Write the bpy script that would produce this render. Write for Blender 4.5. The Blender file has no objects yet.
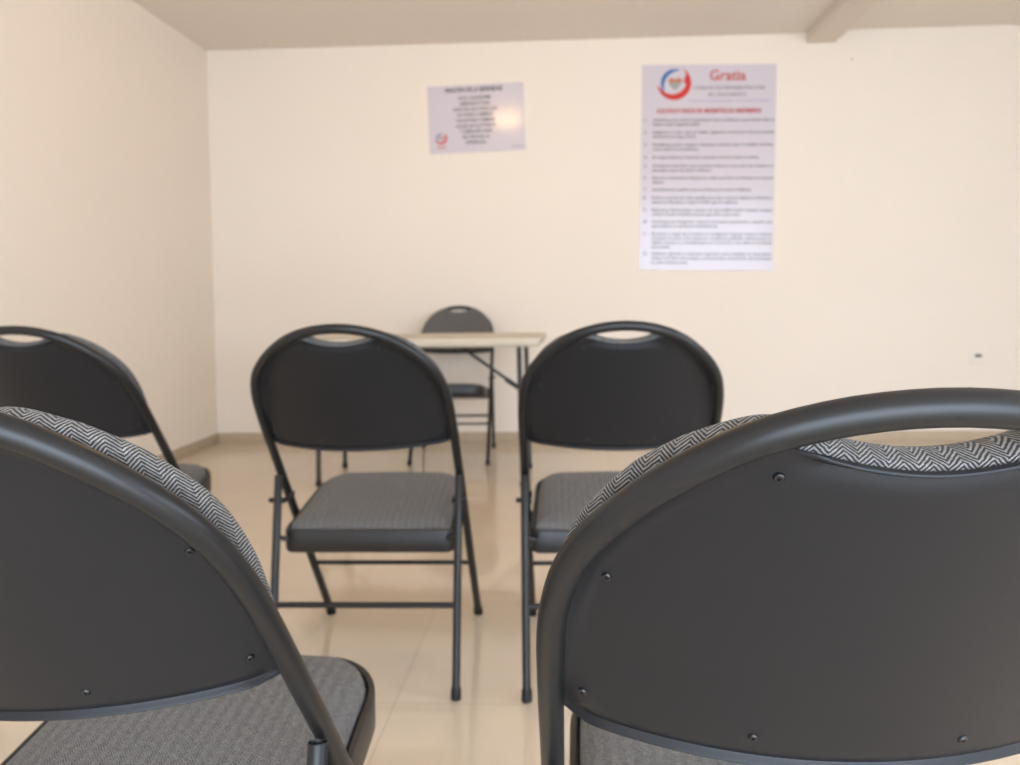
import bpy, bmesh, math
from mathutils import Vector, Matrix

SC = bpy.context.scene
COL = SC.collection
PI = math.pi

# ------------------------------------------------------------------ helpers
def link(name, mesh, mat=None, parent=None):
    o = bpy.data.objects.new(name, mesh)
    COL.objects.link(o)
    if mat is not None:
        mesh.materials.append(mat)
    if parent is not None:
        o.parent = parent
    return o

def finish(bm, name, smooth=True, angle=40):
    bmesh.ops.remove_doubles(bm, verts=bm.verts, dist=1e-6)
    bmesh.ops.recalc_face_normals(bm, faces=bm.faces)
    me = bpy.data.meshes.new(name)
    bm.to_mesh(me)
    bm.free()
    if smooth:
        for p in me.polygons:
            p.use_smooth = True
        me.set_sharp_from_angle(angle=math.radians(angle))
    return me

def tag(o, label=None, cat=None, group=None, kind=None):
    if label: o['label'] = label
    if cat: o['category'] = cat
    if group: o['group'] = group
    if kind: o['kind'] = kind
    return o

def empty(name, loc=(0, 0, 0), rz=0.0):
    o = bpy.data.objects.new(name, None)
    COL.objects.link(o)
    o.empty_display_size = 0.05
    o.location = loc
    o.rotation_euler = (0, 0, rz)
    return o

def smooth_path(pts, n):
    """Catmull-Rom resample of a polyline to about n points, even spacing."""
    P = [Vector(p) for p in pts]
    out = []
    for i in range(len(P) - 1):
        p0 = P[i - 1] if i > 0 else 2 * P[0] - P[1]
        p1, p2 = P[i], P[i + 1]
        p3 = P[i + 2] if i + 2 < len(P) else 2 * P[-1] - P[-2]
        for k in range(12):
            t = k / 12
            out.append(0.5 * ((2 * p1) + (-p0 + p2) * t + (2 * p0 - 5 * p1 + 4 * p2 - p3) * t * t
                              + (-p0 + 3 * p1 - 3 * p2 + p3) * t ** 3))
    out.append(P[-1])
    return resample(out, n)

def resample(P, n):
    L = [0.0]
    for a, b in zip(P, P[1:]):
        L.append(L[-1] + (b - a).length)
    res = []
    j = 0
    for k in range(n):
        s = L[-1] * k / (n - 1)
        while j < len(L) - 2 and L[j + 1] < s:
            j += 1
        d = L[j + 1] - L[j]
        t = (s - L[j]) / d if d > 1e-12 else 0
        res.append(P[j].lerp(P[j + 1], min(1, max(0, t))))
    return res

def tube(bm, pts, r, seg=16, caps=True):
    P = [Vector(p) for p in pts]
    n = len(P)
    T = []
    for i in range(n):
        a = P[max(0, i - 1)]
        b = P[min(n - 1, i + 1)]
        T.append((b - a).normalized())
    up = Vector((1, 0, 0)) if abs(T[0].x) < 0.8 else Vector((0, 1, 0))
    N = (up - T[0] * up.dot(T[0])).normalized()
    rings = []
    for i in range(n):
        N = (N - T[i] * N.dot(T[i])).normalized()
        B = T[i].cross(N)
        rr = r[i] if isinstance(r, (list, tuple)) else r
        rings.append([bm.verts.new(P[i] + (N * math.cos(2 * PI * k / seg) + B * math.sin(2 * PI * k / seg)) * rr)
                      for k in range(seg)])
    for i in range(n - 1):
        for k in range(seg):
            bm.faces.new((rings[i][k], rings[i][(k + 1) % seg], rings[i + 1][(k + 1) % seg], rings[i + 1][k]))
    if caps:
        bm.faces.new(rings[0])
        bm.faces.new(rings[-1])

def box(bm, c, s, bevel=0.0, M=None, seg=2):
    r = bmesh.ops.create_cube(bm, size=1.0)
    vs = r['verts']
    bmesh.ops.scale(bm, vec=Vector(s), verts=vs)
    if bevel:
        es = list({e for v in vs for e in v.link_edges})
        rr = bmesh.ops.bevel(bm, geom=es, offset=bevel, segments=seg, affect='EDGES', profile=0.5)
        vs = list({v for f in rr['faces'] for v in f.verts} | {v for v in vs if v.is_valid})
    bmesh.ops.translate(bm, vec=Vector(c), verts=vs)
    if M is not None:
        bmesh.ops.transform(bm, matrix=M, verts=vs)
    return vs

def lathe(bm, prof, seg=20, M=None):
    """profile of (r, h) turned about local z; r == 0 closes on the axis"""
    vs = []
    rings = []
    for r, h in prof:
        if r < 1e-9:
            v = bm.verts.new((0, 0, h)); rings.append([v]); vs.append(v)
        else:
            ring = [bm.verts.new((r * math.cos(2 * PI * k / seg), r * math.sin(2 * PI * k / seg), h)) for k in range(seg)]
            rings.append(ring); vs += ring
    for a, b in zip(rings, rings[1:]):
        for k in range(seg):
            k2 = (k + 1) % seg
            if len(a) == 1 and len(b) == 1: continue
            if len(a) == 1: bm.faces.new((a[0], b[k], b[k2]))
            elif len(b) == 1: bm.faces.new((a[k], a[k2], b[0]))
            else: bm.faces.new((a[k], a[k2], b[k2], b[k]))
    if M is not None:
        bmesh.ops.transform(bm, matrix=M, verts=vs)
    return vs

def rot_to(d):
    """matrix turning +z to direction d"""
    return Vector((0, 0, 1)).rotation_difference(Vector(d).normalized()).to_matrix().to_4x4()

# ------------------------------------------------------------------ materials
def mat(name, base=(0.5, 0.5, 0.5), rough=0.5, spec=0.5, metal=0.0, coat=0.0, coat_rough=0.1):
    m = bpy.data.materials.new(name)
    m.use_nodes = True
    b = m.node_tree.nodes['Principled BSDF']
    b.inputs['Base Color'].default_value = (*base, 1)
    b.inputs['Roughness'].default_value = rough
    b.inputs['Specular IOR Level'].default_value = spec
    b.inputs['Metallic'].default_value = metal
    b.inputs['Coat Weight'].default_value = coat
    b.inputs['Coat Roughness'].default_value = coat_rough
    return m

class NT:
    def __init__(self, m):
        self.m = m; self.t = m.node_tree; self.b = self.t.nodes['Principled BSDF']
    def node(self, typ, **kw):
        n = self.t.nodes.new(typ)
        for k, v in kw.items(): setattr(n, k, v)
        return n
    def ln(self, a, b): self.t.links.new(a, b)
    def math(self, op, a, b=None, c=None):
        n = self.node('ShaderNodeMath', operation=op)
        for i, x in enumerate((a, b, c)):
            if x is None: continue
            if isinstance(x, (int, float)): n.inputs[i].default_value = x
            else: self.ln(x, n.inputs[i])
        return n.outputs[0]
    def mix(self, f, a, b):
        n = self.node('ShaderNodeMix', data_type='RGBA')
        for s, x in ((n.inputs[0], f), (n.inputs[6], a), (n.inputs[7], b)):
            if isinstance(x, (int, float)): s.default_value = x
            elif isinstance(x, tuple): s.default_value = (*x, 1)
            else: self.ln(x, s)
        return n.outputs[2]
    def noise(self, scale, detail=2, rough=0.5, vec=None, coord='Object'):
        n = self.node('ShaderNodeTexNoise')
        n.inputs['Scale'].default_value = scale
        n.inputs['Detail'].default_value = detail
        n.inputs['Roughness'].default_value = rough
        if vec is None:
            vec = self.node('ShaderNodeTexCoord').outputs[coord]
        self.ln(vec, n.inputs['Vector'])
        return n.outputs[0]
    def bump(self, h, strength=0.1, dist=0.001):
        n = self.node('ShaderNodeBump')
        n.inputs['Strength'].default_value = strength
        n.inputs['Distance'].default_value = dist
        self.ln(h, n.inputs['Height'])
        self.ln(n.outputs[0], self.b.inputs['Normal'])

def wall_paint(name, col, var=0.03, rough=0.75):
    m = mat(name, col, rough, 0.25)
    n = NT(m)
    f = n.noise(1.6, 3, 0.55)
    dark = tuple(c * (1 - var) for c in col)
    lite = tuple(min(1, c * (1 + var * 0.6)) for c in col)
    n.ln(n.mix(f, dark, lite), n.b.inputs['Base Color'])
    n.bump(n.noise(90, 3, 0.6), 0.06, 0.002)
    return m

M_WALL = wall_paint('cream_wall_paint', (0.80, 0.710, 0.612))
M_CEIL = wall_paint('cream_ceiling_paint', (0.80, 0.725, 0.65))

def make_floor_mat():
    m = mat('glossy_cream_tile', (0.6, 0.5, 0.38), 0.07, 0.5)
    n = NT(m)
    co = n.node('ShaderNodeTexCoord').outputs['Object']
    sx = n.node('ShaderNodeSeparateXYZ'); n.ln(co, sx.inputs[0])
    T = 0.60
    def cell(v, off):
        s = n.math('DIVIDE', n.math('SUBTRACT', v, off), T)
        fr = n.math('FRACT', s)
        d = n.math('MINIMUM', fr, n.math('SUBTRACT', 1.0, fr))
        return n.math('FLOOR', s), d
    cx, dx = cell(sx.outputs[0], TILE_U)
    cy, dy = cell(sx.outputs[1], TILE_V)
    d = n.math('MINIMUM', dx, dy)
    grout = n.math('LESS_THAN', d, 0.0026)
    # a slight change of tone from tile to tile and soft clouding inside it
    comb = n.node('ShaderNodeCombineXYZ'); n.ln(cx, comb.inputs[0]); n.ln(cy, comb.inputs[1])
    wn = n.node('ShaderNodeTexWhiteNoise', noise_dimensions='2D'); n.ln(comb.outputs[0], wn.inputs['Vector'])
    cloud = n.noise(3.5, 4, 0.6, co)
    tone = n.math('ADD', n.math('MULTIPLY', wn.outputs[0], 0.35), n.math('MULTIPLY', cloud, 0.65))
    c = n.mix(tone, (0.62, 0.512, 0.39), (0.71, 0.598, 0.465))
    c = n.mix(grout, c, (0.43, 0.34, 0.25))
    n.ln(c, n.b.inputs['Base Color'])
    r = n.math('ADD', n.math('MULTIPLY', grout, 0.4), n.math('ADD', n.math('MULTIPLY', cloud, 0.05), 0.05))
    n.ln(r, n.b.inputs['Roughness'])
    return m

def make_skirt_mat():
    m = mat('beige_skirting_tile', (0.44, 0.345, 0.24), 0.2, 0.5)
    n = NT(m)
    f = n.noise(5, 4, 0.6)
    n.ln(n.mix(f, (0.44, 0.345, 0.245), (0.52, 0.415, 0.30)), n.b.inputs['Base Color'])
    return m

M_FRAME = mat('charcoal_powder_coat', (0.010, 0.0103, 0.0112), 0.36, 0.36)
NT(M_FRAME).bump(NT(M_FRAME).noise(900, 2), 0.05, 0.0002)
M_PANEL = mat('black_pressed_back_panel', (0.009, 0.0098, 0.0120), 0.42, 0.30)
NT(M_PANEL).bump(NT(M_PANEL).noise(1400, 2), 0.08, 0.0002)
M_PAN = mat('charcoal_seat_pan', (0.012, 0.012, 0.0125), 0.38, 0.45)
M_PLASTIC = mat('black_plastic', (0.008, 0.008, 0.008), 0.5, 0.3)
M_SCREW = mat('black_screw', (0.006, 0.006, 0.007), 0.32, 0.5)

def make_fabric():
    m = mat('herringbone_fabric', (0.1, 0.1, 0.1), 0.9, 0.15)
    n = NT(m)
    uv = n.node('ShaderNodeUVMap', uv_map='UVMap').outputs[0]
    sx = n.node('ShaderNodeSeparateXYZ'); n.ln(uv, sx.inputs[0])
    cw, per = 0.0084, 0.0041
    wob = n.noise(260, 2, 0.5, uv)
    a = n.math('DIVIDE', sx.outputs[0], cw)
    f = n.math('FRACT', a)
    par = n.math('FLOORED_MODULO', n.math('FLOOR', a), 2.0)
    # f on even columns, 1-f on odd ones
    z = n.math('ABSOLUTE', n.math('SUBTRACT', par, f))
    s = n.math('ADD', n.math('DIVIDE', sx.outputs[1], per), n.math('MULTIPLY', z, 2.7))
    s = n.math('ADD', s, n.math('MULTIPLY', wob, 0.5))
    tri = n.math('ABSOLUTE', n.math('SUBTRACT', n.math('MULTIPLY', n.math('FRACT', s), 2.0), 1.0))
    mr = n.node('ShaderNodeMapRange'); mr.interpolation_type = 'SMOOTHSTEP'
    n.ln(tri, mr.inputs[0]); mr.inputs[1].default_value = 0.40; mr.inputs[2].default_value = 0.66
    stripe = mr.outputs[0]
    yarn = n.noise(900, 2, 0.6, uv)
    light = n.mix(yarn, (0.132, 0.125, 0.119), (0.345, 0.326, 0.312))
    c = n.mix(stripe, (0.034, 0.032, 0.031), light)
    # alternate weave columns painted lighter, as slanted yarn catches light; threads vary in tone
    nub = n.noise(170, 3, 0.65, uv)
    k = n.math('ADD', n.math('MULTIPLY', par, 0.12), n.math('ADD', n.math('MULTIPLY', nub, 1.2), 0.25))
    hs = n.node('ShaderNodeHueSaturation'); n.ln(c, hs.inputs['Color']); n.ln(k, hs.inputs['Value'])
    c = hs.outputs[0]
    n.ln(c, n.b.inputs['Base Color'])
    n.b.inputs['Sheen Weight'].default_value = 0.1
    n.bump(stripe, 0.4, 0.0005)
    return m
M_FABRIC = make_fabric()

# ------------------------------------------------------------------ room frame (corner at u = v = 0; u along the far wall, v into the room)
XC, YW, WW = -2.0636, 5.3516, -0.0546
HC, HS = 2.560, 0.068
RU, RV = 6.3, 7.7
ROOM = Matrix.Translation((XC, YW, 0)) @ Matrix.Rotation(WW, 4, 'Z') @ Matrix(((1, 0, 0, 0), (0, -1, 0, 0), (0, 0, 1, 0), (0, 0, 0, 1)))
ROOM_T = Matrix.Translation((XC, YW, 0)) @ Matrix.Rotation(WW, 4, 'Z')   # without the flip: local (u, -v, z)

def room_obj(name, boxes, m, label=None, kind='structure', bevel=0.0):
    bm = bmesh.new()
    for (u0, u1, v0, v1, z0, z1) in boxes:
        box(bm, ((u0 + u1) / 2, -(v0 + v1) / 2, (z0 + z1) / 2), (u1 - u0, v1 - v0, z1 - z0), bevel)
    o = link(name, finish(bm, name, smooth=bevel > 0), m)
    o.matrix_world = ROOM_T
    if kind: o['kind'] = kind
    if label: o['label'] = label
    return o

TILE_U, TILE_V = 0.0, 0.0
def to_room(x, y):
    p = ROOM_T.inverted() @ Vector((x, y, 0))
    return p.x, p.y
TILE_U, TILE_V = to_room(-0.322, 1.857)
M_FLOOR = make_floor_mat()
M_SKIRT = make_skirt_mat()

room_obj('floor', [(-0.2, RU + 0.2, -0.2, RV + 2.5, -0.12, 0.0)], M_FLOOR)
room_obj('wall_back', [(-0.2, RU + 0.2, -0.2, 0.0, 0.0, 2.75)], M_WALL)
room_obj('wall_left', [(-0.2, 0.0, 0.0, RV, 0.0, 2.75)], M_WALL)
WV0, WV1, WZ0, WZ1 = 4.0, 6.4, 0.85, 2.15     # unseen side-wall opening added to lighten the left wall, behind the photographer's right shoulder
room_obj('wall_right', [(RU, RU + 0.2, 0.0, WV0, 0.0, 2.75), (RU, RU + 0.2, WV1, RV, 0.0, 2.75),
                        (RU, RU + 0.2, WV0, WV1, 0.0, WZ0), (RU, RU + 0.2, WV0, WV1, WZ1, 2.75)], M_WALL)
# the street side behind the photographer: a wide open front that lets the daylight in
OP0, OP1, OPZ = 1.2, 5.6, 2.35
room_obj('wall_front', [(-0.2, OP0, RV, RV + 0.2, 0, 2.75), (OP1, RU + 0.2, RV, RV + 0.2, 0, 2.75),
                        (OP0, OP1, RV, RV + 0.2, OPZ, 2.75)], M_WALL)
BU0, BU1 = 3.824, 3.998
room_obj('ceiling', [(0, (BU0 + BU1) / 2, 0, RV, HC, 2.75), ((BU0 + BU1) / 2, RU, 0, RV, HC + 0.013, 2.75)], M_CEIL)
room_obj('trim_1', [(BU0, BU1, 0.0, RV, 2.496, HC + 0.012)], M_CEIL, label='boxed ceiling beam', bevel=0.004)
room_obj('baseboard_back', [(0.0, RU, 0.0, 0.010, 0.0, HS)], M_SKIRT, bevel=0.0015)
room_obj('baseboard_left', [(0.0, 0.010, 0.010, RV, 0.0, HS)], M_SKIRT, bevel=0.0015)
room_obj('baseboard_right', [(RU - 0.010, RU, 0.010, RV, 0.0, HS)], M_SKIRT, bevel=0.0015)

# ------------------------------------------------------------------ folding chair
ST = 0.7907                                    # slope of the straight bent hoop
PC, PS, CV = -0.4889, 0.5159, 0.0618           # rear panel: height slope and sideways curve
def lean(z):
    return -ST * z
def curv(x):
    return -CV * (1 - (x / 0.21) ** 2)
def surf(x, z, d=0.0):
    """point of the curved backrest surface, d metres in front of it"""
    p = Vector((x, PC - PS * (z - 0.6) + curv(x), z))
    if d:
        p += Vector((-2 * CV * x / 0.0441, 1, PS)).normalized() * d
    return p

ARCH = [(.2218, .50), (.2215, .56), (.2213, .62), (.2206, .66), (.2196, .69), (.2175, .715), (.2140, .735), (.2085, .7555),
        (.2005, .774), (.189, .7915), (.1751, .807), (.160, .8215), (.1441, .8341), (.1275, .8455), (.1107, .8553), (.0925, .8632),
        (.0739, .8690), (.0555, .8735), (.0372, .8765), (.0186, .8783), (0, .8790)]
R_TUBE = 0.0108

def arch_offset(inset):
    """the arch curve moved inwards, right half from the bottom to the crown"""
    P = smooth_path([(x, z, 0) for x, z in ARCH], 90)
    out = []
    for i, p in enumerate(P):
        t = (P[min(len(P) - 1, i + 1)] - P[max(0, i - 1)]).normalized()
        nrm = Vector((-t.y, t.x, 0))          # left of travel = inside
        out.append(p + nrm * inset)
    return out

def back_outline(inset, zb0, hole_dz, hole_w, corner_x, n):
    """closed loop (x, z) with a flag: 1 on the bottom lip and the hand hole edge, 0 along the tube"""
    half = []
    A = arch_offset(inset)
    bot = lambda x: zb0 + 0.0105 * (abs(x) / 0.2) ** 2.2
    hole = lambda x: 0.839 + hole_dz + 0.0145 * (abs(x) / hole_w) ** 1.8
    # bottom from the middle to the corner
    for k in range(41):
        x = corner_x * k / 40
        half.append((x, bot(x), 1.0 - min(1.0, max(0.0, (x - .199) / .010))))
    zc = bot(corner_x)
    side = [(p.x, p.y) for p in A if p.y > zc + 0.006]
    side = [(x, z) for x, z in side if not (x < hole_w * 1.25 and z > hole(x))]
    for x, z in side:
        if x > hole_w * 0.98:
            half.append((x, z, 0.0))
    xs, zs = half[-1][0], half[-1][1]
    h0 = hole(min(hole_w, xs))
    for k in range(1, 25):
        x = xs * (1 - k / 24)
        t = k / 24
        z = hole(x)
        z = z + (zs - hole(xs)) * max(0, 1 - t * 3.0) ** 2
        half.append((x, z, 1.0 - min(1.0, max(0.0, (x - .060) / .012))))
    pts = [Vector((x, z, f)) for x, z, f in half]
    # even spacing, keep flags
    def rs(P, n):
        L = [0]
        for a, b in zip(P, P[1:]): L.append(L[-1] + (Vector((b.x - a.x, b.y - a.y))).length)
        res = []; j = 0
        for k in range(n):
            s = L[-1] * k / (n - 1)
            while j < len(L) - 2 and L[j + 1] < s: j += 1
            d = L[j + 1] - L[j]
            res.append(P[j].lerp(P[j + 1], (s - L[j]) / d if d > 1e-12 else 0))
        return res
    R = rs(pts, n)
    loop = R + [Vector((-p.x, p.y, p.z)) for p in R[-2:0:-1]]
    # soften corners and the flag a little
    for it in range(5):
        loop = [(loop[i - 1] + 2 * loop[i] + loop[(i + 1) % len(loop)]) / 4 for i in range(len(loop))]
    return loop

def inset_loop(loop, d):
    n = len(loop)
    out = []
    for i in range(n):
        t = Vector((loop[(i + 2) % n].x - loop[i - 2].x, loop[(i + 2) % n].y - loop[i - 2].y))
        if t.length < 1e-9: t = Vector((1, 0))
        t.normalize()
        out.append(Vector((loop[i].x - t.y * d, loop[i].y + t.x * d, loop[i].z)))
    return out

def smooth_loop(loop, k=1):
    for it in range(k):
        loop = [(loop[i - 1] + 2 * loop[i] + loop[(i + 1) % len(loop)]) / 4 for i in range(len(loop))]
    return loop

def inset_series(loop, dists):
    """loops at growing insets, moved in small smoothed steps so corners never fold over"""
    out, cur, at = [], loop, 0.0
    for d in dists:
        while at < d - 1e-9:
            step = min(.0012, d - at)
            cur = smooth_loop(inset_loop(cur, step), 1)
            at += step
        out.append(cur)
    return out

def shrink(loop, t, xm, zc):
    out = []
    for p in loop:
        out.append(Vector((p.x * (1 - t), p.y + (zc - p.y) * t, p.z)))
    return out

def ring_surface(bm, rings, close_first=False):
    V = [[bm.verts.new(p) for p in r] for r in rings]
    n = len(V[0])
    for a, b in zip(V, V[1:]):
        for k in range(n):
            bm.faces.new((a[k], a[(k + 1) % n], b[(k + 1) % n], b[k]))
    bm.faces.new(V[-1])
    return V

def panel_mesh():
    loop = back_outline(0.0050, 0.5918, 0.0, 0.078, 0.2120, 150)
    dist = [0, 0, .0008, .0017, .0026, .0036, .0055, .0085, .013, .018, .022]
    lip = [.0015, -.0008, -.0019, -.0021, -.0012, .0008, .0032, .0020, .0003, 0, 0]
    rings = []
    loops = inset_series(loop, dist)
    for i, (dd, a) in enumerate(zip(dist, lip)):
        R = []
        for p in loops[i]:
            # along the tube the panel is dished: its rim sits on the tube, its floor further in
            t = min(1.0, max(0.0, (dd - .004) / .017))
            t = t * t * (3 - 2 * t)
            rim = Vector((p.x, lean(p.y) + (.004 if i == 0 else .0), p.y))
            R.append(rim.lerp(surf(p.x, p.y), t) * (1 - p.z) + surf(p.x, p.y, a) * p.z)
        rings.append(R)
    last = loops[-1]
    for t in (.06, .13, .22, .32, .43, .54, .65, .76, .87, .96):
        rings.append([surf(p.x, p.y, 0) for p in shrink(last, t, .11, .72)])
    bm = bmesh.new()
    ring_surface(bm, rings)
    return finish(bm, 'backrest_panel', True, 50)

def uv_by(me, fn):
    uvl = me.uv_layers.new(name='UVMap')
    for l in me.loops:
        uvl.data[l.index].uv = fn[l.vertex_index]

def cushion_mesh():
    loop = back_outline(0.0015, 0.603, 0.0015, 0.076, 0.214, 130)
    prof = [(.016, 0, 0), (.004, 0, .3), (0, .05, .75), (0, .18, .97), (0, .35, 1.), (0, .55, .95), (.001, .75, .82), (.003, 1., .6),
            (.007, 1.25, .3), (.012, 1.4, .1), (.02, 1.5, 0)]
    rings, uvs = [], []
    D0, D1 = .004, .0255
    def uvp(x, z, d):
        return (x, (z - .6) * 1.18 + d * 0.95)
    def swell(p):
        # how far the pad comes out past the tube: a little low on the sides, drawn in at the shoulders
        pts = [(.61, 0), (.65, .0035), (.70, .0045), (.75, .0072), (.79, .0112), (.82, .0140), (.84, .0125), (.855, .007), (.868, 0)]
        z = p.y
        for (a, va), (b, vb) in zip(pts, pts[1:]):
            if z <= b: return (va + (vb - va) * max(0, (z - a)) / (b - a)) * (1 - p.z)
        return pts[-1][1] * (1 - p.z)
    order = sorted({q[0] for q in prof})
    series = dict(zip(order, inset_series(loop, order)))
    for dd, tau, bw in prof:
        L = series[dd]
        n = len(L); R = []; U = []
        for i in range(n):
            t = Vector((loop[(i + 2) % n].x - loop[i - 2].x, loop[(i + 2) % n].y - loop[i - 2].y, 0)).normalized()
            w = swell(loop[i]) * bw
            q = Vector((L[i].x + t.y * w, L[i].y - t.x * w, L[i].z))
            base = Vector((q.x, max(lean(q.y) + .004, surf(q.x, q.y).y + .003), q.y)) * (1 - q.z) + surf(q.x, q.y, D0) * q.z
            if tau <= 1.0:
                P = base.lerp(surf(q.x, q.y, D1), tau)
            else:
                P = surf(q.x, q.y, D1 * tau)
            R.append(P); U.append(uvp(q.x, q.y, D1 * tau))
        rings.append(R); uvs.append(U)
    last = series[.02]
    for t, d in ((.06, .039), (.14, .0403), (.24, .0412), (.35, .0418), (.47, .042), (.6, .0425), (.73, .0425), (.86, .0425), (.96, .0425)):
        L = shrink(last, t, .11, .72)
        rings.append([surf(p.x, p.y, d) for p in L]); uvs.append([uvp(p.x, p.y, d) for p in L])
    bm = bmesh.new()
    ring_surface(bm, rings)
    bmesh.ops.recalc_face_normals(bm, faces=bm.faces)
    me = bpy.data.meshes.new('backrest_cushion')
    bm.verts.index_update()
    bm.to_mesh(me); bm.free()
    for p in me.polygons: p.use_smooth = True
    flat = [u for r in uvs for u in r]
    uv_by(me, flat)
    return me

# seat plan: rounded trapezoid
YF, DP, ZR, ZF = -0.0690, 0.3680, 0.3763, 0.4360
def seat_loop(inset, n=96):
    y0, y1 = YF - DP, YF
    wr, wf = 0.2108, 0.2045
    P = []
    def corner(cx, cy, r, a0, a1, steps):
        for k in range(steps + 1):
            a = math.radians(a0 + (a1 - a0) * k / steps)
            P.append(Vector((cx + r * math.cos(a), cy + r * math.sin(a), 0)))
    rr, rf = 0.022, 0.092
    P.append(Vector((0, y0, 0)))
    corner(wr - rr, y0 + rr, rr, -90, 0, 10)
    corner(wf - rf, y1 - rf, rf, 0, 78, 14)
    P.append(Vector((0, y1 + 0.004, 0)))
    R = resample(P, n // 2 + 1)
    loop = R + [Vector((-p.x, p.y, 0)) for p in R[-2:0:-1]]
    loop = [Vector((p.x, p.y, 0)) for p in loop]
    return inset_loop(loop, inset)
def seat_pt(p, dz):
    zz = ZR + (ZF - ZR) * (p.y - (YF - DP)) / DP
    return Vector((p.x, p.y, zz + dz))
def seat_shrink(loop, t):
    c = Vector((0, YF - DP / 2, 0))
    return [Vector((p.x * (1 - t), p.y + (c.y - p.y) * t, 0)) for p in loop]

def pan_mesh():
    prof = [(.06, -.053), (.016, -.059), (.007, -.0575), (.0022, -.054), (0, -.048), (0, -.004), (.0012, -.001), (.0035, 0), (.007, 0), (.0088, -.0012),
            (.0092, -.004), (.0092, -.014), (.030, -.014)]
    rings = []
    for ins, dz in prof:
        rings.append([seat_pt(p, dz) for p in seat_loop(ins)])
    bm = bmesh.new()
    V = [[bm.verts.new(p) for p in r] for r in rings]
    n = len(V[0])
    for a, b in zip(V, V[1:]):
        for k in range(n):
            bm.faces.new((a[k], a[(k + 1) % n], b[(k + 1) % n], b[k]))
    bm.faces.new(V[0]); bm.faces.new(V[-1])
    return finish(bm, 'seat_pan', True, 35)

def seat_pad_mesh():
    prof = [(.024, -.0135), (.0135, -.012), (.0125, -.004), (.0135, .001), (.016, .0070), (.022, .0125), (.034, .0170)]
    rings, uvs = [], []
    for ins, dz in prof:
        L = seat_loop(ins)
        rings.append([seat_pt(p, dz) for p in L]); uvs.append([(p.x, p.y + dz) for p in L])
    last = seat_loop(.034)
    for t, dz in ((.10, .0200), (.22, .0225), (.36, .0240), (.5, .0248), (.65, .0252), (.8, .0254), (.95, .0254)):
        L = seat_shrink(last, t)
        rings.append([seat_pt(p, dz) for p in L]); uvs.append([(p.x, p.y + dz) for p in L])
    bm = bmesh.new()
    ring_surface(bm, rings)
    bmesh.ops.recalc_face_normals(bm, faces=bm.faces)
    me = bpy.data.meshes.new('seat_cushion')
    bm.to_mesh(me); bm.free()
    for p in me.polygons: p.use_smooth = True
    uv_by(me, [u for r in uvs for u in r])
    return me

LEG_TOP = Vector((0.2222, -0.4241, 0.511))
LEG_BOT = Vector((0.2195, -0.5253, 0.0))
def leg_at(z, s=1):
    t = z / 0.511
    p = LEG_BOT.lerp(LEG_TOP, t)
    return Vector((s * p.x, p.y, p.z))
def tube_at(z, s=1):
    x = 0.2209 + 0.0009 * min(1, z / 0.5)
    return Vector((s * x, lean(z), z))

def foot_cap(bm, p, d, r):
    """rubber tip at the floor point p, tube direction d (upwards)"""
    M = Matrix.Translation(Vector(p)) @ rot_to(d)
    lathe(bm, [(0, 0.0), (r * 0.7, 0.0), (r * 0.95, 0.002), (r, 0.006), (r * 0.98, 0.026), (r * 0.93, 0.029), (r * 0.7, 0.029)], 16, M)

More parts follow.
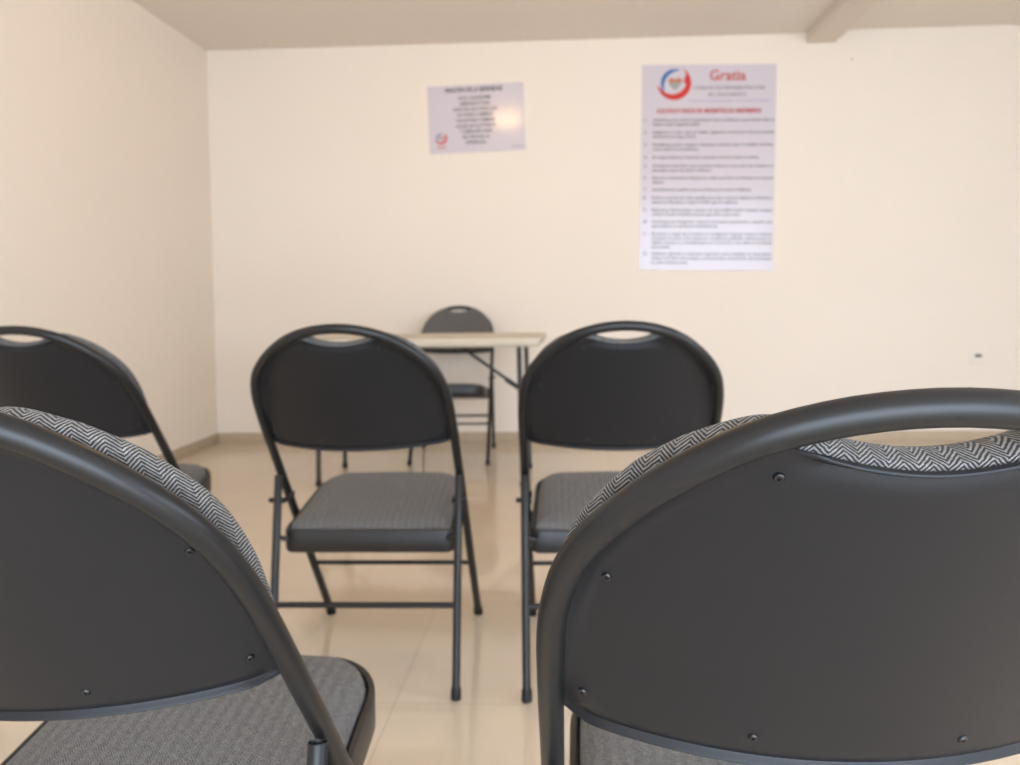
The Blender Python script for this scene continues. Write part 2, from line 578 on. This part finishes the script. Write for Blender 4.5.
def make_chair():
    root = empty('folding_chair')
    # one bent tube: right front leg, arch of the back, left front leg
    right = [tube_at(z) for z in (0.006, .1, .2, .3, .4, .45)]
    right += [Vector((x, lean(z), z)) for x, z in ARCH]
    ctrl = right + [Vector((-p.x, p.y, p.z)) for p in right[-2::-1]]
    bm = bmesh.new()
    tube(bm, smooth_path(ctrl, 170), R_TUBE, 18)
    frame = link('frame_tube', finish(bm, 'frame_tube'), M_FRAME, root)
    for s in (1, -1):
        bm = bmesh.new()
        a = tube_at(0, s); foot_cap(bm, (a.x, a.y, 0), tube_at(.1, s) - a, 0.0138)
        link('rubber_foot', finish(bm, 'rubber_foot'), M_PLASTIC, frame)
    for s in (1, -1):
        bm = bmesh.new()
        a, b = leg_at(0.004, s), leg_at(0.511, s)
        d = (b - a).normalized()
        tube(bm, [a, a.lerp(b, .5), b - d * .001, b], [.0098, .0098, .0098, .0092], 16, False)
        # open tube end with a lip and a dark hollow
        tube(bm, [b, b - d * .003, b - d * .02], [.0092, .0082, .0078], 16, False)
        Vb = b - d * .02
        lathe(bm, [(0, 0), (.0078, 0)], 16, Matrix.Translation(Vb) @ rot_to(d))
        leg = link('rear_leg', finish(bm, 'rear_leg'), M_FRAME, root)
        bm = bmesh.new()
        foot_cap(bm, leg_at(0, s), d, 0.0124)
        link('rubber_foot', finish(bm, 'rubber_foot'), M_PLASTIC, leg)
    # crossbars
    bm = bmesh.new()
    a, b = leg_at(.210, -1), leg_at(.210, 1)
    tube(bm, [a.lerp(b, .01), a.lerp(b, .5), a.lerp(b, .99)], .0072, 12)
    link('crossbar', finish(bm, 'crossbar'), M_FRAME, root)
    bm = bmesh.new()
    a, b = tube_at(.208, -1), tube_at(.208, 1)
    tube(bm, [a.lerp(b, .01), a.lerp(b, .5), a.lerp(b, .99)], .0062, 12)
    link('crossbar', finish(bm, 'crossbar'), M_FRAME, root)
    # hinge links between rear legs and frame
    for s in (1, -1):
        bm = bmesh.new()
        a = leg_at(.452, s); b = tube_at(.452, s)
        mid = (a + b) / 2
        box(bm, (s * 0.2075, mid.y, .450), (.004, abs(b.y - a.y) + .004, .014), .0015)
        lathe(bm, [(0, 0), (.0055, 0), (.0062, .002), (.0062, .034), (.005, .0365), (0, .0365)], 12,
              Matrix.Translation((s * .2065, a.y, .452)) @ rot_to((s, 0, 0)))
        lathe(bm, [(0, 0), (.0055, 0), (.0055, .02), (0, .02)], 12,
              Matrix.Translation((s * .2065, b.y - .006, .450)) @ rot_to((s, 0, 0)))
        link('hinge_link', finish(bm, 'hinge_link', True, 35), M_PLASTIC, root)
        bm = bmesh.new()
        a = leg_at(.370, s)
        lathe(bm, [(0, 0), (.006, 0), (.006, .026), (0, .026)], 12, Matrix.Translation((s * .194, a.y + .004, .358)) @ rot_to((s, -.12, .3)))
        link('pivot_pin', finish(bm, 'pivot_pin'), M_FRAME, root)
        bm = bmesh.new()
        lathe(bm, [(0, 0), (.0055, 0), (.0055, .026), (0, .026)], 12, Matrix.Translation((s * .198, tube_at(.385).y, .385)) @ rot_to((s, 0, 0)))
        link('pivot_pin', finish(bm, 'pivot_pin'), M_FRAME, root)
    pan = link('seat_pan', pan_mesh(), M_PAN, root)
    tag(pan, 'charcoal metal seat pan')
    sp = link('seat_cushion', seat_pad_mesh(), M_FABRIC, root)
    tag(sp, 'grey herringbone fabric seat pad')
    pn = link('backrest_panel', panel_mesh(), M_PANEL, root)
    tag(pn, 'smooth black rear panel of the backrest')
    cu = link('backrest_cushion', cushion_mesh(), M_FABRIC, root)
    tag(cu, 'grey herringbone fabric backrest pad')
    bm = bmesh.new()
    lathe(bm, [(0, .0003), (.0012, .0003), (.0013, .0017), (.0026, .0017), (.0033, .0011), (.0037, .0002), (.0037, -.003)], 14)
    sm = finish(bm, 'screw', True, 35)
    sm.materials.append(M_SCREW)
    for x, z in ((.0841, .8342), (.1801, .7481), (.1960, .6340), (.0740, .6208)):
        for s in (1, -1):
            o = bpy.data.objects.new('screw', sm); COL.objects.link(o); o.parent = pn
            p = surf(s * x, z, 0); q = surf(s * x, z, -.01)
            o.matrix_local = Matrix.Translation(p) @ rot_to(q - p)
    return root

def copy_tree(o, parent=None):
    c = o.copy(); COL.objects.link(c)
    if parent is not None:
        c.parent = parent
        c.matrix_parent_inverse = o.matrix_parent_inverse
    for ch in list(o.children):
        copy_tree(ch, c)
    return c

CHAIRS = [
    (-0.3804, 2.3982, -0.0377, 'middle row black folding chair, whole grey seat and crossbars visible, left of centre'),
    (0.2557, 1.1250, -0.0418, 'nearest folding chair on the right, its big black rear panel filling the lower right corner'),
    (0.2221, 2.3689, -0.0338, 'middle row black folding chair partly hidden behind the big near right chair'),
    (-0.4012, 1.2128, -0.0717, 'nearest folding chair on the left, herringbone seat showing under its slanting black back'),
    (-1.1510, 2.5618, -0.0523, 'folding chair beside the left wall, cut off by the left edge of the photo'),
    (-0.4600, 4.5437, 3.1173, 'folding chair behind the white table, its grey fabric backrest facing the camera'),
]
proto = make_chair()
bpy.context.view_layer.update()
for i, (x, y, a, lab) in enumerate(CHAIRS):
    c = proto if i == 0 else copy_tree(proto)
    c.location = (x, y, 0); c.rotation_euler = (0, 0, a)
    tag(c, lab, 'chair', 'padded folding chairs')

# ------------------------------------------------------------------ folding table
M_TOP = mat('off_white_table_plastic', (0.57, 0.51, 0.41), 0.45, 0.4)
NT(M_TOP).bump(NT(M_TOP).noise(350, 2), 0.15, 0.0006)
M_TLEG = mat('grey_table_steel', (0.02, 0.02, 0.02), 0.4, 0.5)

def make_table():
    TX, TY = -0.536, 4.252
    root = empty('folding_table', (TX, TY, 0), -0.075)
    tag(root, 'off white plastic folding table with dark steel legs before the back wall', 'table')
    L, W, H0, H1 = 1.235, 0.61, 0.700, 0.744
    bm = bmesh.new()
    def loop(ins):
        P = []
        r = 0.045
        for cx, cy, a0 in ((L/2 - r, -W/2 + r, -90), (L/2 - r, W/2 - r, 0), (-L/2 + r, W/2 - r, 90), (-L/2 + r, -W/2 + r, 180)):
            for k in range(9):
                a = math.radians(a0 + 90 * k / 8)
                P.append((cx + (r - ins) * math.cos(a), cy + (r - ins) * math.sin(a)))
        return P
    prof = [(.040, H0 + .022), (.030, H0 + .020), (.026, H0 + .001), (.020, H0), (.010, H0 + .002), (.004, H0 + .010), (.001, H0 + .026), (0, H0 + .033), (.0015, H1 - .004), (.005, H1 - .001), (.012, H1), (.042, H1)]
    V = [[bm.verts.new((x, y, z)) for x, y in loop(i)] for i, z in prof]
    n = len(V[0])
    for a, b in zip(V, V[1:]):
        for k in range(n):
            bm.faces.new((a[k], a[(k + 1) % n], b[(k + 1) % n], b[k]))
    bm.faces.new(V[0]); bm.faces.new(V[-1])
    link('tabletop', finish(bm, 'tabletop', True, 50), M_TOP, root)
    for s in (-1, 1):
        x = s * 0.505
        for t in (-1, 1):
            bm = bmesh.new()
            a, b = Vector((x + s * .012, t * .222, .003)), Vector((x, t * .222, H0 + .018))
            tube(bm, [a, a.lerp(b, .5), b], .0125, 14)
            leg = link('leg', finish(bm, 'leg'), M_TLEG, root)
            bm = bmesh.new()
            foot_cap(bm, (a.x, a.y, 0), b - a, .0155)
            link('rubber_foot', finish(bm, 'rubber_foot'), M_PLASTIC, leg)
        for z in (.455, H0 + .008):
            bm = bmesh.new()
            tube(bm, [(x + s * .004, -.222, z), (x + s * .004, 0, z), (x + s * .004, .222, z)], .010, 12)
            link('crossbar', finish(bm, 'crossbar'), M_TLEG, root)
        bm = bmesh.new()
        tube(bm, [(x, 0, .455), (x - s * .09, 0, .515)], .013, 12)
        tube(bm, [(x - s * .06, 0, .497), (x - s * .36, 0, H0 + .012)], .0085, 12)
        box(bm, (x - s * .37, 0, H0 + .012), (.05, .06, .012), .002)
        link('brace', finish(bm, 'brace'), M_TLEG, root)
    # steel rails under the top
    for t in (-1, 1):
        bm = bmesh.new()
        box(bm, (0, t * .245, H0 + .012), (1.08, .022, .022), .003)
        link('rail', finish(bm, 'rail'), M_TLEG, root)
make_table()

# ------------------------------------------------------------------ posters
M_PAPER = mat('glossy_lilac_white_print', (0.60, 0.545, 0.59), 0.15, 0.4)
M_INK = mat('dark_grey_ink', (0.045, 0.04, 0.045), 0.3, 0.3)
M_RED = mat('red_ink', (0.56, 0.040, 0.028), 0.3, 0.3)
M_DRED = mat('dark_red_ink', (0.40, 0.022, 0.026), 0.3, 0.3)
M_TERRA = mat('terracotta_ink', (0.47, 0.085, 0.055), 0.3, 0.3)
M_BLUE = mat('blue_ink', (0.06, 0.16, 0.38), 0.3, 0.3)
M_VIOLET = mat('violet_ink', (0.26, 0.22, 0.42), 0.3, 0.3)
M_ORANGE = mat('orange_ink', (0.50, 0.19, 0.10), 0.3, 0.3)
M_SAGE = mat('grey_green_ink', (0.31, 0.33, 0.31), 0.3, 0.3)

def text_block(name, lines, m, parent, z, bold=0.0, heavy=()):
    """lines: (text, x0, x1, y centre, cap height); one mesh for the whole block"""
    bm = bmesh.new()
    for txt, x0, x1, yc, h in lines:
        cu = bpy.data.curves.new('t', 'FONT')
        cu.body = txt
        cu.size = 1.0
        cu.offset = bold
        cu.resolution_u = 2
        ob = bpy.data.objects.new('t', cu)
        COL.objects.link(ob)
        dg = bpy.context.evaluated_depsgraph_get()
        me = bpy.data.meshes.new_from_object(ob.evaluated_get(dg))
        xs = [v.co.x for v in me.vertices]
        mn, mx = min(xs), max(xs)
        cap = 0.70
        k = (x1 - x0) / (mx - mn)
        for v in me.vertices:
            v.co = Vector((x0 + (v.co.x - mn) * k, yc + (v.co.y / cap - 0.5) * h, z))
        bm.from_mesh(me)
        for dx in heavy:                      # heavier strokes for headings
            for v in me.vertices: v.co += Vector((dx, 0, .00006))
            bm.from_mesh(me)
        bpy.data.objects.remove(ob); bpy.data.curves.remove(cu); bpy.data.meshes.remove(me)
    return link(name, finish(bm, name, False), m, parent)

def sheet(name, w, h, parent):
    bm = bmesh.new()
    box(bm, (0, 0, .001), (w, h, .002), .0004, seg=1)
    return link(name, finish(bm, name, False), M_PAPER, parent)

def arc_band(bm, cx, cy, pts, z):
    """pts: (angle deg, radius in, radius out)"""
    a = []; b = []
    for an, r0, r1 in pts:
        t = math.radians(an)
        a.append(bm.verts.new((cx + r0 * math.cos(t), cy + r0 * math.sin(t), z)))
        b.append(bm.verts.new((cx + r1 * math.cos(t), cy + r1 * math.sin(t), z)))
    for i in range(len(a) - 1):
        bm.faces.new((a[i], b[i], b[i + 1], a[i + 1]))

def blob(bm, cx, cy, pts, z):
    bm.faces.new([bm.verts.new((cx + x, cy + y, z)) for x, y in pts])

def emblem(parent, cx, cy, R, z):
    """round swirl: red crescent below and right, blue crescent above left, a small heart of hands inside"""
    e = []
    bm = bmesh.new()
    N = 36
    pts = []
    for k in range(N + 1):
        t = k / N
        an = 188 + t * (425 - 188)
        wd = (0.37 * math.sin(PI * min(1, t * 1.02)) ** 0.8) if t < 1 else 0
        pts.append((an, R * (1.0 - wd - 0.02), R * (1.02 - .05 * t)))
    arc_band(bm, cx, cy, pts, z)
    # thumb-like wedge on the inside right
    blob(bm, cx, cy, [(R * .52, R * .02), (R * .80, -.18 * R), (R * .86, R * .10), (R * .70, R * .52), (R * .60, R * .42)], z + .0002)
    red = link('emblem', finish(bm, 'emblem', False), M_RED, parent)
    tag(red, 'red crescent swirl emblem')
    bm = bmesh.new()
    pts = []
    for k in range(N + 1):
        t = k / N
        an = 68 + t * (222 - 68)
        wd = 0.24 * math.sin(PI * t) ** 0.7
        pts.append((an, R * (0.80 - wd), R * 0.82))
    arc_band(bm, cx, cy, pts, z + .0003)
    link('blue_crescent', finish(bm, 'blue_crescent', False), M_BLUE, red)
    bm = bmesh.new()
    blob(bm, cx, cy, [(-.36 * R, .02 * R), (.42 * R, .02 * R), (.45 * R, .18 * R), (.32 * R, .30 * R), (.16 * R, .30 * R), (.03 * R, .18 * R),
                      (-.10 * R, .31 * R), (-.27 * R, .29 * R), (-.38 * R, .16 * R)], z + .0003)
    link('heart_top', finish(bm, 'heart_top', False), M_ORANGE, red)
    bm = bmesh.new()
    blob(bm, cx, cy, [(-.36 * R, .02 * R), (-.28 * R, -.16 * R), (.02 * R, -.46 * R), (.30 * R, -.18 * R), (.42 * R, .02 * R)], z + .0003)
    link('heart_base', finish(bm, 'heart_base', False), M_SAGE, red)
    return red

def poster_root(name, u, z, rot):
    r = empty(name)
    # local x along the wall, local y up, local z off the wall
    base = ROOM_T @ Matrix.Translation((u, -0.0005, z)) @ Matrix.Rotation(PI / 2, 4, 'X') @ Matrix.Rotation(rot, 4, 'Z')
    r.matrix_world = base
    return r

# big poster
BW, BH = 0.836, 1.288
big = poster_root('wall_poster', 3.209, 1.740, -0.019)
tag(big, 'tall lilac white poster of twelve numbered steps, right of the small sign', 'poster')
sheet('sheet', BW, BH, big)
bx = lambda px: (px - 642.0) / 133.0 * BW - BW / 2 + 0.004
by = lambda py: BH / 2 - (py - 65.0) / 205.0 * BH
ZT = .0024
emblem(big, bx(674.0), by(83.2), .106, ZT)
def L(t, a, b, y, h): return (t, bx(a), bx(b), by(y), h / 205.0 * BH)
text_block('title_lettering', [L('Gratia', 708.5, 744.5, 75.6, 10.0)], M_TERRA, big, ZT, 0.02)
for l in (L('CL\u00cdNICA DE REHABILITACI\u00d3N', 693, 763, 88, 3.6), L('EN CRECIMIENTO', 707.5, 745.5, 94.8, 3.2)): text_block('subtitle_line', [l], M_INK, big, ZT)
text_block('contact_lettering', [L('Tratamiento de adicciones, apoyo y acompa\u00f1amiento familiar', 687, 768.5, 100.6, 2.4)], M_VIOLET, big, ZT)
text_block('heading_lettering', [L('LOS DOCE PASOS DE NEUR\u00d3TICOS AN\u00d3NIMOS', 657, 759.5, 110.8, 4.6)], M_DRED, big, ZT, 0.0, (.0016, .0016))
STEPS = [
    (119.6, ['Admitimos que \u00e9ramos impotentes ante la adicci\u00f3n, que nuestra vida se', 'hab\u00eda vuelto ingobernable.'], 700),
    (131.8, ['Llegamos a creer que un Poder superior a nosotros mismos podr\u00eda', 'devolvernos el sano juicio.'], 696),
    (144.2, ['Decidimos poner nuestra voluntad y nuestra vida al cuidado de Dios,', 'como nosotros lo concebimos.'], 699),
    (156.8, ['Sin miedo hicimos un minucioso inventario moral de nosotros mismos.'], 759),
    (165.3, ['Admitimos ante Dios, ante nosotros mismos y ante otro ser humano, la', 'naturaleza exacta de nuestros defectos.'], 712),
    (177.3, ['Estuvimos enteramente dispuestos a dejar que Dios nos liberase de nuestros', 'defectos.'], 665),
    (189.0, ['Humildemente le pedimos que nos liberase de nuestros defectos.'], 752),
    (197.2, ['Hicimos una lista de todas aquellas personas a quienes hab\u00edamos ofendido y', 'estuvimos dispuestos a reparar el da\u00f1o que les causamos.'], 739),
    (209.4, ['Reparamos directamente a cuantos nos fue posible el da\u00f1o causado, excepto', 'cuando el hacerlo implicaba perjuicio para ellos o para otros.'], 741),
    (221.2, ['Continuamos haciendo nuestro inventario personal y cuando nos', 'equivoc\u00e1bamos lo admit\u00edamos inmediatamente.'], 719),
    (233.4, ['Buscamos a trav\u00e9s de la oraci\u00f3n y la meditaci\u00f3n mejorar nuestro contacto', 'consciente con Dios, como nosotros lo concebimos, pidi\u00e9ndole solamente que nos',
             'dejase conocer su voluntad para con nosotros y nos diese la fortaleza', 'para cumplirla.'], 672),
    (253.4, ['Habiendo obtenido un despertar espiritual como resultado de estos pasos,', 'tratamos de llevar este mensaje a otras personas y de practicar estos principios',
             'en todos nuestros asuntos.'], 690),
]
body, nums = [], []
for i, (y, lines, xe) in enumerate(STEPS):
    nums.append(L(str(i + 1) + '.', 644.6, 647.2 + (1.6 if i > 8 else 0), y, 3.2))
    for k, t in enumerate(lines):
        body.append(L(t, 653.0, xe if k == len(lines) - 1 else 773.0, y + k * 4.35, 3.0))
for l in body: text_block('text_line', [l], M_INK, big, ZT, 0.014)
for l in nums: text_block('numeral', [l], M_INK, big, ZT, 0.014)

# small sign
SW, SH = 0.617, 0.428
small = poster_root('wall_sign', 1.749, 2.0845, 0.026)
tag(small, 'small landscape lilac sign with centred prayer text and a bright lamp reflection, hung slightly crooked', 'sign')
sheet('sheet', SW, SH, small)
sx_ = lambda px: (px - 476.3) / 96.5 * SW
sy_ = lambda py: -(py - 118.3) / 67.0 * SH
def L2(t, cx, w, y, h): return (t, sx_(cx - w / 2), sx_(cx + w / 2), sy_(y), h / 67.0 * SH)
text_block('heading_lettering', [L2('ORACI\u00d3N DE LA SERENIDAD', 474.6, 58.5, 89.6, 4.2)], M_INK, small, ZT, 0.03)
PR = [('DIOS, CONC\u00c9DEME', 32), ('SERENIDAD PARA', 30), ('ACEPTAR LAS COSAS QUE', 44), ('NO PUEDO CAMBIAR,', 36), ('VALOR PARA CAMBIAR', 39),
      ('AQUELLAS QUE PUEDO', 40), ('Y SABIDUR\u00cdA PARA', 33), ('RECONOCER LA', 27), ('DIFERENCIA.', 21)]
for i, (t, w) in enumerate(PR): text_block('text_line', [L2(t, 475.4, w, 97.8 + i * 5.5, 3.5)], M_INK, small, ZT, 0.012)
emblem(small, sx_(440.2), sy_(136.5), .039, ZT)
text_block('caption_lettering', [L2('Gratia', 440.2, 9, 145.2, 2.6)], M_TERRA, small, ZT, 0.02)
text_block('small_print', [L2('Sede central', 516, 11, 147.5, 1.8)], M_INK, small, ZT)

# ------------------------------------------------------------------ wall outlet and plug
M_PLATE = mat('cream_plate', (0.78, 0.70, 0.61), 0.4, 0.4)
def wall_thing(name, u, z):
    r = empty(name)
    r.matrix_world = ROOM_T @ Matrix.Translation((u, 0, z)) @ Matrix.Rotation(PI / 2, 4, 'X')
    return r
ou = wall_thing('wall_outlet', 4.883, 0.527)
tag(ou, 'small cream outlet plate with one dark socket low on the right of the back wall', 'outlet')
bm = bmesh.new(); box(bm, (0, 0, .002), (.105, .092, .004), .0018)
link('plate', finish(bm, 'plate'), M_PLATE, ou)
bm = bmesh.new(); box(bm, (0, .012, .0042), (.042, .018, .0022), .0008)
link('socket', finish(bm, 'socket'), M_PLASTIC, ou)
pl = bmesh.new()
lathe(pl, [(0, .004), (.004, .004), (.006, .003), (.007, 0)], 14)
po = link('wall_plug', finish(pl, 'wall_plug'), mat('grey_plug', (0.42, 0.37, 0.32), 0.5), None)
po.matrix_world = ROOM_T @ Matrix.Translation((4.100, 0, 2.393)) @ Matrix.Rotation(PI / 2, 4, 'X')
tag(po, 'tiny grey plug in the back wall just below the ceiling beam', 'plug')

# ------------------------------------------------------------------ light
w = bpy.data.worlds.new('daylight')
SC.world = w
w.use_nodes = True
bg = w.node_tree.nodes['Background']
bg.inputs[0].default_value = (0.80, 0.93, 1.10, 1)
bg.inputs[1].default_value = 10.4

def area(name, u, v, z, sx, sy, portal, power, col, direction):
    l = bpy.data.lights.new(name, 'AREA')
    l.shape = 'RECTANGLE'; l.size = sx; l.size_y = sy
    l.energy = power; l.color = col
    o = bpy.data.objects.new(name, l); COL.objects.link(o)
    if portal: l.cycles.is_portal = True
    o.matrix_world = ROOM_T @ Matrix.Translation((u, -v, z)) @ Matrix(direction).to_4x4()
    return o
# portal in the open front; local -z must look into the room (towards smaller v, i.e. +y)
# columns: x -> u, y -> z, z -> -y(room)
area('daylight_portal', (OP0 + OP1) / 2, RV + 0.1, OPZ / 2, OP1 - OP0, OPZ, True, 1, (1, 1, 1),
     ((1, 0, 0), (0, 0, -1), (0, 1, 0)))

area('added_opening_portal', RU + 0.1, (WV0 + WV1) / 2, (WZ0 + WZ1) / 2, WZ1 - WZ0, WV1 - WV0, True, 1, (1, 1, 1),
     ((0, 0, 1), (0, 1, 0), (-1, 0, 0)))  # sky light through the added side opening
for du in (-.055, .055):      # a warm two-bulb ceiling fitting, out of the frame
    pt = bpy.data.lights.new('ceiling_bulb', 'POINT')
    pt.energy = 5.0; pt.color = (1.0, 0.60, 0.20); pt.shadow_soft_size = 0.04
    o = bpy.data.objects.new('ceiling_bulb', pt); COL.objects.link(o)
    o.matrix_world = ROOM_T @ Matrix.Translation((1.806 + du, -1.81, 2.46))

# ------------------------------------------------------------------ camera
F_, CX, CY, P_, R_, H_ = 814.0404, 528.6604, 332.5215, 0.0437, -0.0124, 0.9405
cam = bpy.data.cameras.new('camera')
cam.sensor_width = 36.0
cam.lens = F_ / 1020 * 36
cam.shift_x = (510 - CX) / 1020
cam.shift_y = (CY - 382.5) / 1020
cam.clip_start = 0.02
Fw = Vector((0, math.cos(P_), -math.sin(P_)))
Up = Vector((0, math.sin(P_), math.cos(P_)))
Rt = Vector((1, 0, 0))
R2 = Rt * math.cos(R_) + Up * math.sin(R_)
U2 = -Rt * math.sin(R_) + Up * math.cos(R_)
co = bpy.data.objects.new('camera', cam); COL.objects.link(co)
Mx = Matrix.Identity(4)
for i in range(3):
    Mx[i][0] = R2[i]; Mx[i][1] = U2[i]; Mx[i][2] = -Fw[i]
Mx[2][3] = H_
co.matrix_world = Mx
cam.dof.use_dof = True
cam.dof.focus_distance = 0.50
cam.dof.aperture_fstop = 28.7 / 3.0
SC.camera = co

SC.view_settings.view_transform = 'Standard'
SC.view_settings.look = 'None'
SC.view_settings.exposure = 0.0
SC.view_settings.gamma = 1.0
SC.view_settings.use_curve_mapping = False
